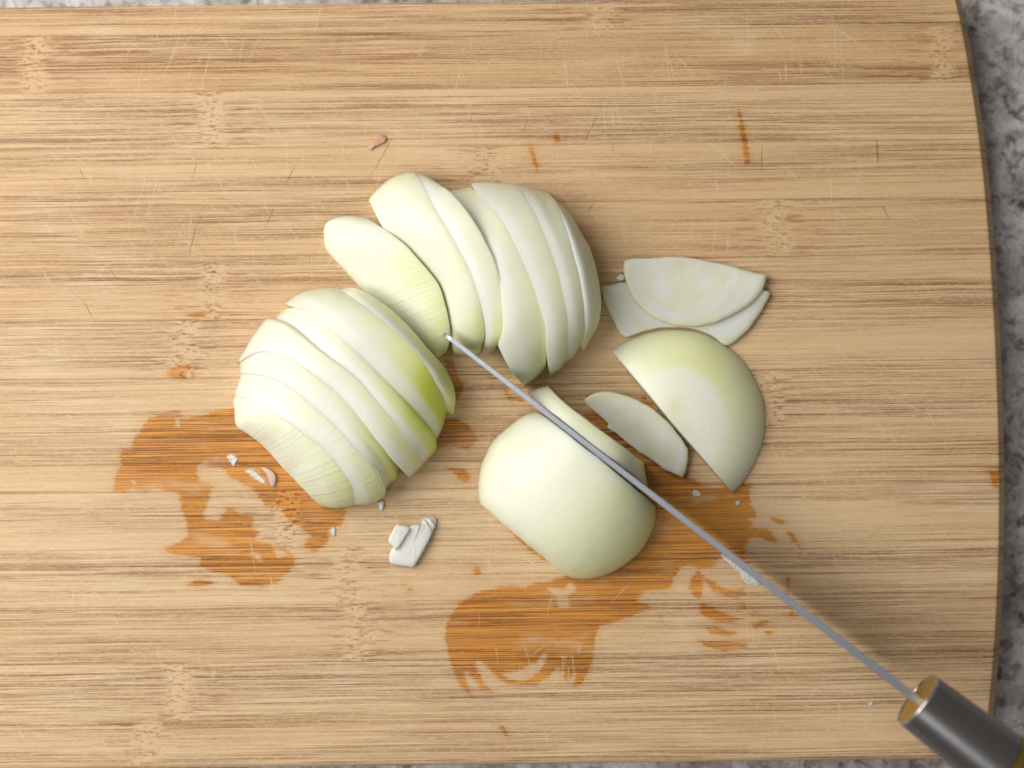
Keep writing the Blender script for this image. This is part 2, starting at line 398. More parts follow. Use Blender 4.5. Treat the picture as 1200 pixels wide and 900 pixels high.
# ------------------------------------------------------------------ wet patches on the bamboo (photo pixels)
def sc(ox, oy, s, pts): return [(ox + a / s, oy + b / s) for a, b in pts]
WET = [
 sc(120, 420, 3, [(165,205),(200,195),(270,185),(300,205),(345,205),(375,190),(455,180),(500,120),(620,150),(800,400),(860,540),(840,590),(800,600),(790,650),(750,680),(700,665),(735,620),(640,560),(600,600),(545,560),(560,600),(530,640),(600,650),(640,670),(680,700),(670,740),(620,785),(560,805),(490,800),(440,765),(345,735),(340,700),(250,690),(215,665),(270,645),(300,625),(295,570),(280,540),(270,475),(180,455),(150,475),(105,455),(80,475),(35,465),(50,400),(65,370),(60,320),(100,315),(115,280)]),
 sc(120, 420, 3, [(222,55),(250,35),(285,20),(320,26),(300,45),(293,70),(245,65)]),
 sc(120, 420, 3, [(290,795),(340,780),(395,785),(380,800),(320,808)]),
 sc(500, 580, 2.609, [(55,430),(65,380),(100,330),(150,300),(210,285),(300,275),(380,265),(450,240),(540,200),(640,120),(640,-60),(560,-160),(500,-240),(510,-270),(560,-240),(640,-170),(720,-120),(800,-60),(850,-30),(880,-20),(960,-40),(990,-30),(990,30),(1010,60),(985,100),(1050,105),(1075,135),(1060,145),(1000,125),(975,150),(970,185),(985,200),(1000,260),(930,190),(905,185),(870,225),(835,225),(800,215),(770,230),(740,290),(690,290),(640,320),(690,345),(600,380),(530,400),(515,440),(510,500),(480,570),(450,590),(455,545),(430,570),(415,565),(420,540),(395,530),(370,560),(330,580),(260,580),(215,560),(190,530),(155,500),(150,520),(170,565),(205,607),(165,590),(125,540),(112,545),(138,617),(100,580),(70,510)]),
 sc(500, 580, 2.609, [(800,270),(830,230),(850,250),(838,320),(815,315)]),
 sc(500, 580, 2.609, [(845,255),(870,262),(915,288),(960,285),(980,295),(955,318),(905,308),(870,290)]),
 sc(500, 580, 2.609, [(838,332),(870,340),(930,368),(965,380),(930,390),(860,380),(836,360)]),
 sc(500, 580, 2.609, [(840,398),(880,398),(920,415),(955,425),(920,432),(870,425)]),
 sc(500, 580, 2.609, [(828,443),(900,448),(985,450),(975,468),(905,476),(848,462)]),
 sc(500, 580, 2.609, [(950,346),(970,335),(992,340),(972,350)]),
 sc(500, 580, 2.609, [(985,366),(1005,352),(1022,352),(1005,364)]),
 sc(500, 580, 2.609, [(993,405),(1020,382),(1050,382),(1040,396),(1005,410)]),
 sc(500, 580, 2.609, [(1030,422),(1045,414),(1058,422),(1045,430)]),
 sc(500, 580, 2.609, [(1110,352),(1120,346),(1122,366),(1112,370)]),
 sc(500, 580, 2.609, [(1050,66),(1080,74),(1100,84),(1085,92),(1060,80)]),
 sc(500, 580, 2.609, [(1096,108),(1115,112),(1140,145),(1142,165),(1120,145)]),
 sc(500, 580, 2.609, [(1100,250),(1112,252),(1108,295),(1100,296)]),
 sc(390, 450, 6, [(770,250),(860,240),(940,280),(1000,350),(1015,400),(960,460),(860,455),(815,420),(740,460),(735,380)]),
 sc(390, 450, 6, [(800,588),(930,588),(975,650),(940,697),(880,665),(860,625)]),
 sc(550, 440, 7.5, [(300,125),(330,120),(345,165),(420,180),(500,235),(480,250),(390,215),(375,240),(330,200)]),
 sc(550, 440, 7.5, [(150,0),(220,5),(260,45),(200,40)]),
 sc(550, 440, 7.5, [(560,300),(590,310),(570,320)]),
 sc(660, 440, 7.5, [(170,335),(220,328),(300,385),(290,400),(235,405)]),
 sc(660, 440, 7.5, [(340,450),(390,460),(520,550),(700,690),(820,765),(1000,890),(900,900),(720,900),(715,775),(460,590)]),
 sc(660, 440, 7.5, [(680,190),(720,170),(800,290),(740,250),(690,225)]),
 [(735,420),(740,430),(748,445),(742,440)],
 [(648,158),(655,157),(657,166),(651,168)], [(618,168),(624,170),(631,195),(629,203),(624,190)],
 [(864,128),(868,130),(874,155),(880,190),(874,192),(868,160)],
 [(216,366),(242,367),(240,372),(224,372)], [(1158,552),(1172,552),(1170,572),(1164,570)],
 [(478,688),(482,688),(484,693),(478,693)], [(553,668),(560,664),(565,672),(558,676)],
 [(584,850),(590,852),(596,862),(592,862)],
 [(520,418),(532,424),(536,440),(545,452),(535,470),(528,450)],
 [(590,612),(612,630),(640,655),(636,657),(608,634)],
]
DRY = [
 sc(120, 420, 3, [(330,410),(335,380),(365,362),(375,368),(360,380),(420,385),(445,415),(470,425),(510,450),(560,490),(575,520),(625,525),(640,545),(645,580),(680,590),(700,620),(690,650),(600,660),(550,635),(545,600),(530,600),(525,580),(535,550),(500,545),(480,550),(465,530),(440,520),(430,545),(405,570),(360,565),(358,540),(365,520),(385,460),(400,450),(345,430)]),
 sc(120, 420, 3, [(503,395),(525,388),(555,405),(580,430),(575,440),(545,430)]),
 sc(120, 420, 3, [(437,345),(455,338),(475,345),(470,365),(460,382),(445,365)]),
 sc(120, 420, 3, [(278,180),(320,185),(325,205),(300,212),(280,208)]),
 sc(120, 420, 3, [(253,212),(275,212),(272,238),(256,236)]),
 sc(120, 420, 3, [(525,684),(545,684),(562,715),(545,712)]),
 sc(120, 420, 3, [(600,665),(640,675),(655,690),(615,700)]),
 sc(120, 420, 3, [(100,425),(115,425),(120,440),(105,440)]),
 sc(500, 580, 2.609, [(235,545),(270,540),(330,515),(362,478),(367,500),(345,540),(300,565),(250,566)]),
 sc(500, 580, 2.609, [(415,495),(428,490),(422,520)]), sc(500, 580, 2.609, [(458,480),(468,462),(472,490)]),
 sc(500, 580, 2.609, [(370,285),(420,290),(440,265),(460,290),(430,310),(440,345),(405,345),(395,310)]),
 sc(500, 580, 2.609, [(640,300),(690,290),(700,300),(665,310)]),
 sc(500, 580, 2.609, [(875,225),(910,205),(960,215),(990,250),(985,285),(940,290),(895,275),(880,250)]),
 sc(500, 580, 2.609, [(985,70),(1030,62),(1050,80),(1100,120),(1110,150),(1070,135),(1040,100),(1000,95)]),
 sc(390, 450, 6, [(820,430),(900,440),(900,520),(780,520)]),
]
def poly_sdf(P, poly):
    """signed distance (negative inside), P n x 2"""
    v = np.array(poly, float); n = len(v)
    d = np.full(len(P), 1e18); ins = np.zeros(len(P), bool)
    for i in range(n):
        a = v[i]; b = v[(i + 1) % n]
        e = b - a; w = P - a
        tt = np.clip((w @ e) / max(e @ e, 1e-12), 0, 1)
        q = w - tt[:, None] * e
        d = np.minimum(d, (q * q).sum(1))
        c = ((a[1] <= P[:, 1]) != (b[1] <= P[:, 1]))
        if abs(e[1]) > 1e-12:
            ins ^= c & (P[:, 0] < a[0] + (P[:, 1] - a[1]) / e[1] * e[0])
    d = np.sqrt(d)
    return np.where(ins, -d, d)
def wet_field(P):
    out = np.full(len(P), 60.0)
    def near(poly, m=25):
        v = np.array(poly)
        return (P[:, 0] > v[:, 0].min() - m) & (P[:, 0] < v[:, 0].max() + m) & (P[:, 1] > v[:, 1].min() - m) & (P[:, 1] < v[:, 1].max() + m)
    for p in WET:
        k = near(p)
        if k.any(): out[k] = np.minimum(out[k], poly_sdf(P[k], p))
    for p in DRY:
        k = near(p)
        if k.any(): out[k] = np.maximum(out[k], -poly_sdf(P[k], p))
    return out * K * 1000

# ------------------------------------------------------------------ cutting board: bamboo strips
board = empty('cutting_board', (0, 0, -TH - 0.002))
tag(board, 'bamboo cutting board of pale laminated strips with wet juice patches', 'cutting board')
TILT = math.radians(0.68)
ca, sa = math.cos(TILT), math.sin(TILT)
def rot_px(lx, ly):          # board-local pixel -> photo pixel (grain runs slightly uphill)
    dx, dy = lx - 600, ly - 450
    return 600 + dx * ca + dy * sa, 450 - dx * sa + dy * ca
XR = Curve([(1118,-20),(1131,40),(1142,110),(1152,190),(1160,290),(1165,390),(1168,500),(1168,600),(1165,690),(1158,790),(1146,895)])
def xr(y):
    return float(np.interp(y, XR.p[:, 1], XR.p[:, 0]))
seams = [5] + [36 + 67 * i for i in range(13)] + [889]
#           tone  streak node_a(px) node_b(px)
STRIP = [(0.75, 1.05, 712, -900), (0.88, 1.55, 45, 1108), (0.45, 0.95, 252, -900), (0.62, 0.85, 575, -900),
         (0.70, 1.05, -900, 910), (0.58, 1.10, 250, -900), (0.38, 0.90, 215, -900), (0.34, 0.90, -900, 905),
         (0.46, 1.10, -900, -900), (0.18, 0.85, 335, -900), (0.26, 1.05, 405, -900), (0.48, 1.20, 415, -900),
         (0.20, 1.15, 205, -900), (0.36, 1.05, 168, -900)]
STEP = 2.4
XL = -210
for i, (tone, streak, na, nb) in enumerate(STRIP):
    y0, y1 = seams[i], seams[i + 1]
    g = 0.22
    rows = []            # (local y, dz in metres)
    def rnd(r, n=5): return [(r * math.sin(a), -r * K * (1 - math.cos(a))) for a in [math.pi / 2 * (n - j) / n for j in range(n)]]
    if i == 0:
        rows.append((y0 - 4, -TH)); rows += [(y0 - o, dz) for o, dz in rnd(4)]
    else:
        rows += [(y0 + g * 0.4, -TH), (y0 + g * 0.4, -0.00014), (y0 + g * 1.4, -0.00004)]
    ny = max(4, int((y1 - y0) / STEP))
    rows += [(y0 + 3 * g + (y1 - y0 - 6 * g) * j / ny, 0.0) for j in range(ny + 1)]
    if i == len(STRIP) - 1:
        rows += [(y1 + o, dz) for o, dz in rnd(8)[::-1]]; rows.append((y1 + 8, -TH))
    else:
        rows += [(y1 - g * 1.4, -0.00004), (y1 - g * 0.4, -0.00014), (y1 - g * 0.4, -TH)]
    nx = int((1170 - XL) / STEP)
    cham = [(0.9, -0.00006), (1.8, -0.00028), (3.0, -0.0008), (9.0, -0.0034), (14.0, -0.0056), (15.0, -0.0066)]   # eased, bevelled end
    cols = [('l', 15.0, -TH)] + [('l', o, dz) for o, dz in cham[::-1]] + [('m', j / nx, 0) for j in range(nx + 1)] \
         + [('r', o, dz) for o, dz in cham] + [('r', 15.0, -TH)]
    V = []; PP = []
    for (ly, dz) in rows:
        e = xr(ly); l = XL + (1172 - e) * 1.0
        for (kd, a, dzc) in cols:
            lx = l - a if kd == 'l' else (e + a if kd == 'r' else l + (e - l) * a)
            z = max(-TH, min(dz, dzc) if (dz > -TH and dzc > -TH) else -TH)
            if dz < 0 and dzc < 0 and dz > -TH and dzc > -TH: z = dz + dzc
            V.append(((lx - 600) * K, (450 - ly) * K, z + TH + 0.002))
            PP.append(rot_px(lx, ly))
    nr, nc = len(rows), len(cols)
    F = [(r * nc + c, (r + 1) * nc + c, (r + 1) * nc + c + 1, r * nc + c + 1) for r in range(nr - 1) for c in range(nc - 1)]
    sd = wet_field(np.array(PP))
    o = mesh_obj('bamboo_strip', V, F, M_BAM, board, fattr={'wet': sd})
    o['seed'] = float(i * 1.618 + 0.37); o['tone'] = tone; o['streak'] = streak
    o['node_a'] = (na - 600) * K * 1000; o['node_b'] = (nb - 600) * K * 1000
board.rotation_euler = (0, 0, TILT)

# knife scratches: a great many hair-thin cuts in the surface
def scratches(name, segs, mat, z):
    V = []; F = []
    for (x0, y0, x1, y1, w) in segs:
        dx, dy = x1 - x0, y1 - y0; L = math.hypot(dx, dy)
        nx_, ny_ = -dy / L * w / 2, dx / L * w / 2
        bow = rng.uniform(-1, 1) * L * 0.015
        b = len(V); n = 5
        for j in range(n + 1):
            t = j / n; ww = math.sin(math.pi * (0.08 + 0.84 * t)); ofs = bow * math.sin(math.pi * t)
            cx = x0 + dx * t + nx_ / (w / 2) * ofs; cy = y0 + dy * t + ny_ / (w / 2) * ofs
            for sg in (-1, 1):
                X, Y, Z = W(cx + sg * nx_ * ww, cy + sg * ny_ * ww, 0)
                # into the board's frame (the board is turned by TILT)
                V.append((X * ca + Y * sa, -X * sa + Y * ca, z + TH + 0.002))
        F += [(b + 2 * j, b + 2 * j + 1, b + 2 * j + 3, b + 2 * j + 2) for j in range(n)]
    o = mesh_obj(name, V, F, mat, board, smooth=False)
    o['kind'] = 'stuff'
    return o
pale = []
def burst(n, x0, x1, y0, y1, ang, spread, lmin, lmax):
    for _ in range(n):
        cx, cy = rng.uniform(x0, x1), rng.uniform(y0, y1)
        a = math.radians(rng.gauss(ang, spread)); L = rng.uniform(lmin, lmax)
        dx, dy = math.sin(a) * L / 2, -math.cos(a) * L / 2
        if cx > 1120: continue
        pale.append((cx - dx, cy - dy, cx + dx, cy + dy, rng.uniform(0.6, 1.25)))
burst(60, 150, 560, 15, 330, 12, 6, 18, 75)
burst(40, 30, 420, 90, 330, -32, 8, 15, 60)
burst(45, 560, 1000, 20, 300, -4, 7, 15, 60)
burst(30, 600, 1000, 20, 260, -35, 12, 15, 60)
burst(30, 20, 560, 640, 880, -6, 10, 15, 60)
burst(40, 560, 1060, 640, 880, -3, 7, 15, 55)
burst(35, 900, 1110, 330, 700, -38, 12, 12, 50)
burst(60, 80, 1100, 20, 880, 0, 28, 10, 40)
scratches('knife_scratches', pale, M_SCR_L, 0.00003)
dark = [(700,135,682,172,0.9),(618,140,612,158,0.8),(460,160,438,200,0.9),(437,200,430,215,0.6),(231,190,225,210,0.8),(345,195,335,217,0.9),(322,240,310,268,0.9),(230,262,222,298,1.0),
        (893,170,893,203,1.0),(1027,163,1029,193,1.6),(1033,240,1043,258,1.0),(697,236,688,250,1.0),(676,464,690,475,0.7),(716,165,720,180,0.6),(97,351,109,374,1.0),(128,312,136,326,0.8),(92,195,100,212,0.8),(237,250,232,262,0.6),
        (556,580,560,590,0.6),(770,715,780,735,0.5)]
scratches('dark_cuts', dark, M_SCR_D, 0.00004)

# ------------------------------------------------------------------ onion builders
def wobble(p, amp, s=0.06):
    n = mnoise.noise_vector(Vector((p[0] * s, p[1] * s, 1.7)))
    return p[0] + n.x * amp, p[1] + n.y * amp

def slab(name, Lp, Rp, hL, hR, tint, parent=None, Tp=None, Bp=None, p=2.5, q=0.47, bulge=0.0002, leanL=0.3, leanR=0.3,
         prof=None, nt=56, ns=20, zmin=0.0008, skew=0.0, bev=0.0, cores=(), mat=None, rise=0.0004, fall=0.9, vein=0.35):
    """one slice of a halved onion: skin strip between the edge curves L and R, cut faces down to the board"""
    L, R = Curve(Lp), Curve(Rp)
    T = Curve(Tp) if Tp else Curve([Lp[0], Rp[0]])
    B = Curve(Bp) if Bp else Curve([Lp[-1], Rp[-1]])
    S = [0, 0.02, 0.06] + [0.06 + 0.88 * j / (ns - 1) for j in range(1, ns)] + [0.98, 1.0]
    nw = 4
    ring_n = None; V = []; TI = []; CU = []; UV = []; PXL = []
    L0, L1, R0, R1 = L(0), L(1), R(0), R(1)
    Ts = [0.5 - 0.5 * math.cos(math.pi * j / nt) for j in range(nt + 1)]
    Ts = [0.5 * (a + j / nt) for j, a in enumerate(Ts)]
    for t in Ts:
        ta = min(1, max(0, t + skew * math.sin(math.pi * t)))
        arc = max(0.0, 1 - abs(2 * ta - 1) ** p) ** q
        l, r = L(t), R(t)
        top = []
        for s in S:
            a = (1 - s) * l + s * r
            b = (1 - t) * T(s) + t * B(s)
            c = (1 - s) * (1 - t) * L0 + s * (1 - t) * R0 + (1 - s) * t * L1 + s * t * R1
            pp = a + b - c
            pp = wobble(pp, 0.7)
            m = prof(s) if prof else None
            if m is None:
                z = (hL + (hR - hL) * s) * arc + bulge * 4 * s * (1 - s) * arc
                if bev: z += rise * arc * (sstep(-0.12, bev, s) - fall * max(0.0, (s - bev) / (1 - bev)) ** 1.25)
            else:
                z = (hL + (hR - hL) * m) * arc
            edge = min(s, 1 - s)
            z -= 0.00006 * (1 - min(1, edge / 0.06)) * arc
            z = max(z, zmin)
            top.append((pp, z, s))
        wl = np.array(W(*top[0][0], top[0][1])); wr = np.array(W(*top[-1][0], top[-1][1]))
        bl = np.array(W(*((1 - leanL) * np.array(top[0][0]) + leanL * (L0 + (L1 - L0) * t)), 0)); br = np.array(W(*((1 - leanR) * np.array(top[-1][0]) + leanR * (R0 + (R1 - R0) * t)), 0))
        # straight below the edge unless leaning
        bl[:2] = (1 - leanL) * wl[:2] + leanL * bl[:2]; br[:2] = (1 - leanR) * wr[:2] + leanR * br[:2]
        ring = []
        for j in range(nw):
            f = j / nw
            ring.append((bl + (wl - bl) * f, 1.0, 0.0))
        for (pp, z, s) in top: ring.append((np.array(W(*pp, z)), (1 - sstep(bev * 0.75, bev * 1.35, s)) if bev else 0.0, s))
        for j in range(nw):
            f = (j + 1) / nw
            ring.append((wr + (br - wr) * f, 1.0, 1.0))
        ring_n = len(ring)
        wid = np.linalg.norm(r - l) * K * 1000
        ln = np.linalg.norm(L1 - L0) * K * 1000
        for (v, cu, s) in ring:
            V.append(v); CU.append(cu)
            PXL.append((600 + v[0] / K / (1 - v[2] / H), 450 - v[1] / K / (1 - v[2] / H)))
            pxq = (600 + v[0] / K / (1 - v[2] / H), 450 - v[1] / K / (1 - v[2] / H))
            TI.append(tint(pxq[0], pxq[1], s, t) if callable(tint) else tint)
            UV.append((s * wid, t * ln))
    F = []; sharp = set()
    n = ring_n
    for i in range(len(Ts) - 1):
        for j in range(n):
            a, b = i * n + j, i * n + (j + 1) % n
            F.append((a, b, b + n, a + n))
        for j in (0, nw, nw + len(S) - 1, n - 1):
            a = i * n + j; sharp.add((a, a + n))
    F.append(tuple(range(n - 1, -1, -1))); m0 = (len(Ts) - 1) * n
    F.append(tuple(m0 + j for j in range(n)))
    base = V[0] * 0
    cx = sum(v[0] for v in V) / len(V); cy = sum(v[1] for v in V) / len(V)
    V = [(v[0] - cx, v[1] - cy, v[2]) for v in V]
    o = mesh_obj(name, V, F, mat or M_ON, parent, sharp=sharp, fattr={'tint': TI, 'cut': CU}, uv=UV)
    o.location = (cx, cy, 0.0001)
    at = o.data.attributes.new('core', 'FLOAT', 'POINT')
    at.data.foreach_set('value', [min(1.0, sum(g[3] * math.exp(-((a[0] - g[0]) ** 2 + (a[1] - g[1]) ** 2) / g[2] ** 2) for g in cores)) for a in PXL])
    o['vein'] = vein
    fix_normals(o)
    return o

def shift(pts, dx, dy): return [(x + dx, y + dy) for x, y in pts]

# ------------------------------------------------------------------ left half: sliced crosswise
def tintA(gain, base=0.05):
    def f(x, y, s, t):
        g = math.exp(-(((x - 514) / 62) ** 2 + ((y - 482) / 74) ** 2)) * 0.92
        g2 = sstep(0.52, 1.0, t) * 0.80
        g3 = sstep(0.10, 0.0, t) * 0.12  # upper end by the board yellowed: transmitted light painted into the tint
        return min(1.0, base + gain * max(g, g2) + g3 + 0.20 * sstep(0.35, 1.0, s) * sstep(0.0, 0.35, t))
    return f
rA12 = [(276,462),(300,470),(333,490),(367,514),(380,523),(393,537),(405,553),(415,570),(418,583),(417,592)]
rA23 = [(283,437),(300,438),(323,443),(350,460),(377,482),(402,505),(427,532),(443,553),(451,573),(450,584)]
rA34 = [(281,424),(305,412),(325,414),(347,423),(378,445),(407,470),(430,498),(447,520),(460,537),(467,551)]
rA45 = [(322,373),(343,382),(360,396),(380,413),(402,430),(425,450),(440,468),(457,488),(473,510),(487,527),(497,543)]
rA56 = [(336,361),(350,361),(368,368),(388,385),(412,406),(435,428),(458,452),(483,477),(498,495),(508,508),(512,517)]
rA67 = [(395,337),(410,347),(430,360),(457,381),(480,402),(497,422),(510,445),(520,464),(524,481)]
oA   = [(397,338),(417,338),(437,347),(463,367),(483,387),(503,410),(520,430),(530,449),(534,464),(533,478),(532,486)]
GA = 'slices of the left onion half'
def nameA(o, lab): return tag(o, lab, 'onion slice', GA)
HA = 0.029
o = slab('onion_slice', [(274,478),(277,498),(290,508),(308,522),(325,541),(345,562),(362,580),(376,593)], rA12, 0.009, 0.0248, tintA(0.30, 0.02), vein=1.5, cores=((312, 519, 16, 0.42), (334, 545, 13, 0.42)),
     Tp=[(274,478),(273,470),(276,462)], Bp=[(376,593),(392,596),(408,594),(417,592)], leanL=0.0,
     prof=lambda s: math.sin(s * math.pi / 2) ** 0.85, p=2.6, q=0.5)
nameA(o, 'root end slice of the fanned half with trimmed straight edge on the wet patch')
o = slab('onion_slice', shift(rA12, -1.5, 0.8), rA23, 0.0251, 0.0266, tintA(0.28, 0.02), vein=1.1, Bp=[(414,592),(428,592),(440,589),(450,584)], fall=0.45, bev=0.36)
nameA(o, 'narrow white slice with rounded end, second from the trimmed root edge')
o = slab('onion_slice', shift(rA23, -1.5, 0.8), rA34, 0.0269, 0.0282, tintA(0.72, 0.03), Bp=[(447,586),(456,568),(464,562),(467,551)], bev=0.36)
nameA(o, 'slice with yellow lower end behind the narrow slice, third from the root edge')
o = slab('onion_slice', [(278,425)] + shift(rA34, -1.5, 0.8)[1:-1] + [(480,560)], rA45, 0.0285, 0.0290, tintA(0.35, 0.03), Tp=[(278,425),(287,409),(300,388),(311,374),(322,373)],
     Bp=[(480,560),(490,551),(497,543)], fall=0.4, bev=0.42)
nameA(o, 'white slice whose pointed lower tip sticks out between two yellow ended slices')
o = slab('onion_slice', shift(rA45, -1.5, 0.8), rA56, 0.0292, 0.0290, tintA(0.85, 0.04), Tp=[(322,373),(329,367),(336,361)], Bp=[(497,544),(507,533),(512,526),(512,517)], bev=0.36)
nameA(o, 'yellow green ended slice beside the pointed white slice, fifth from the root edge')
o = slab('onion_slice', [(332,356)] + shift(rA56, -1.5, 0.8)[1:], rA67, 0.0292, 0.0266, tintA(1.0, 0.08), Tp=[(332,356),(350,344),(373,337),(395,337)], Bp=[(511,516),(519,500),(524,481)], bev=0.36)
nameA(o, 'wide slice with the brightest green patch, second from the outer side of its half')
o = slab('onion_slice', shift(rA67, -1.5, 0.8), oA, 0.0268, 0.0190, tintA(0.42, 0.16), Tp=[(394,338),(397,338)], Bp=[(522,482),(528,486),(532,486)], leanR=0.5,
     bulge=0.0015, bev=0.35)
nameA(o, 'outermost pale green slice of the left fanned half touching the upper group')

# ------------------------------------------------------------------ upper group
def tintB(gain, base=0.08, lo=0.25):
    def f(x, y, s, t):
        return min(1.0, base + gain * sstep(0.35, 1.0, s) * (0.4 + 0.6 * t) + lo * sstep(0.72, 1.0, t) + 0.10 * sstep(0.08, 0, t))  # last term paints light showing through the upper end
    return f
GB = 'slices of the upper onion half'
def nameB(o, lab): return tag(o, lab, 'onion slice', GB)
rB1 = [(425,254),(437,260),(450,268),(463,278),(477,289),(490,304),(503,319),(514,334),(521,354),(526,377),(528,392),(526,403),(522,413)]
rB2 = [(485,201),(496,215),(508,238),(522,262),(537,288),(550,314),(560,343),(566,370),(568,393),(564,411)]
rB3 = [(500,206),(513,215),(527,225),(537,235),(547,247),(557,262),(570,285),(579,305),(587,332),(590,360),(590,385),(586,400),(580,410)]
rB4 = [(551,219),(563,229),(578,243),(592,262),(604,285),(616,310),(626,334),(635,360),(641,385),(642,408),(640,430)]
rB5 = [(602,215),(614,228),(628,250),(641,278),(651,304),(659,330),(665,358),(668,385),(667,408),(664,424)]
rB6 = [(643,226),(654,242),(664,266),(673,294),(680,322),(685,350),(687,376),(685,394),(681,406)]
oB7 = [(645,228),(653,236),(665,247),(675,261),(683,276),(690,288),(696,305),(700,322),(703,340),(704,358),(702,378),(695,392),(684,412)]
o = slab('onion_slice', [(379,270),(381,290),(392,304),(404,317),(419,333),(440,356),(462,379),(484,400),(506,416)], rB1, 0.0012, 0.0205, lambda x, y, s, t: 0.04 + 0.30 * sstep(0.25, 0.9, s) * sstep(0.1, 0.5, t) + 0.15 * sstep(0.7, 1, t), vein=1.2,
     Tp=[(379,270),(381,262),(392,255),(408,252),(425,254)], Bp=[(506,416),(514,419),(522,413)], leanL=0.0, prof=lambda s: math.sin(s * math.pi / 2) ** 0.8, p=2.4, q=0.5)
nameB(o, 'tapered veined end slice between the two fanned halves, its lower end under the knife tip')
o = slab('onion_slice', [(432,234)] + shift(rB1, 0, 0)[2:-3] + [(529,392),(530,405),(532,415)], rB2, 0.0165, 0.0272, tintB(0.25, 0.05, 0.28),
     Tp=[(432,234),(437,226),(448,215),(462,206),(475,202),(485,201)], Bp=[(532,415),(545,417),(556,416),(564,411)], leanL=0.5, prof=lambda s: math.sin(s * math.pi / 2) ** 0.7)
nameB(o, 'broad white slice standing tallest at the top, whose lower end the knife tip crosses')
o = slab('onion_slice', shift(rB2, -2, 1), rB3, 0.0275, 0.0288, tintB(0.30, 0.05, 0.30), Tp=[(484,202),(492,203),(500,206)], Bp=[(565,413),(572,415),(580,410)], fall=0.2, bev=0.36)
nameB(o, 'narrow curved slice with a thin bright ridge, behind the tall broad white slice')
o = slab('onion_slice', [(527,224)] + shift(rB3, -1.5, 0.8)[3:-1] + [(584,405),(590,418),(598,432),(607,443),(613,452)], rB4, 0.0283, 0.0282, tintB(0.22, 0.10, 0.12), Tp=[(527,224),(540,222),(551,219)], Bp=[(613,452),(625,445),(634,437),(640,430)],
     leanL=0.4, bev=0.36)
nameB(o, 'slice reaching lowest to a sharp tip near the blade, middle of the upper group')
o = slab('onion_slice', [(552,215)] + shift(rB4, -1.5, 0.8)[1:-1] + [(645,440)], rB5, 0.0285, 0.0270, tintB(0.30, 0.08, 0.12), Tp=[(552,215),(560,213),(578,213),(602,215)], Bp=[(645,440),(655,434),(664,424)], bev=0.36)
nameB(o, 'slice with flat stepped top end, third from the outer side of the upper group')
o = slab('onion_slice', shift(rB5, -1.5, 0.8), rB6, 0.0273, 0.0247, tintB(0.32, 0.08, 0.15), Tp=[(600,215),(613,217),(628,222),(643,226)], Bp=[(662,426),(672,418),(681,406)], bev=0.36)
nameB(o, 'slice just inside the outermost one of the upper group')
o = slab('onion_slice', shift(rB6, -1.5, 0.8), oB7, 0.0250, 0.0140, tintB(0.34, 0.10, 0.10), Bp=[(679,407),(684,412)], leanR=0.55, bulge=0.003, bev=0.36)
nameB(o, 'outermost slice of the upper group, its rounded side toward the two flat half rings')

# ------------------------------------------------------------------ half being cut
def tintF(x, y, s, t):
    e = sstep(0.30, 1.0, t) * 0.24 + sstep(0.86, 1.0, t) * 0.18 + sstep(0.10, 0.0, t) * 0.12  # ends and right side yellowed: light through the flesh painted over grey shading
    return 0.04 + e + 0.07 * s
o = slab('onion_half', [(562,590),(580,606),(613,634),(640,656),(662,675)], [(627,482),(645,493),(670,513),(700,536),(730,561),(755,582),(768,593)], 0.0085, 0.0288, tintF,
     Tp=[(562,590),(560,575),(561,558),(566,537),(577,517),(592,502),(610,489),(627,482)],
     Bp=[(662,675),(680,679),(706,676),(730,664),(750,647),(763,626),(769,608),(768,593)],
     vein=0.5, mat=M_ON_THICK, leanL=0.0, leanR=0.0, prof=lambda s: (1 - (1 - s) ** 2.4) ** 0.62, p=2.2, q=0.5, ns=34, nt=72)
tag(o, 'smooth uncut onion half with the knife blade against its cut side', 'onion half')
o = slab('onion_slice', [(617,460),(640,478),(680,509),(720,540),(748,562),(759,572)], [(641,452),(657,468),(671,480),(690,494),(706,506),(721,517),(755,543)], 0.0305, 0.0298,
     lambda x, y, s, t: 0.18 + 0.14 * s, Tp=[(617,460),(629,455),(641,452)], Bp=[(759,572),(757,557),(755,543)], leanL=0.0, leanR=0.0, bulge=0.0003, p=3.0, q=0.45, mat=M_ON_THICK)
tag(o, 'freshly cut slice leaning on the far side of the knife blade', 'onion slice')

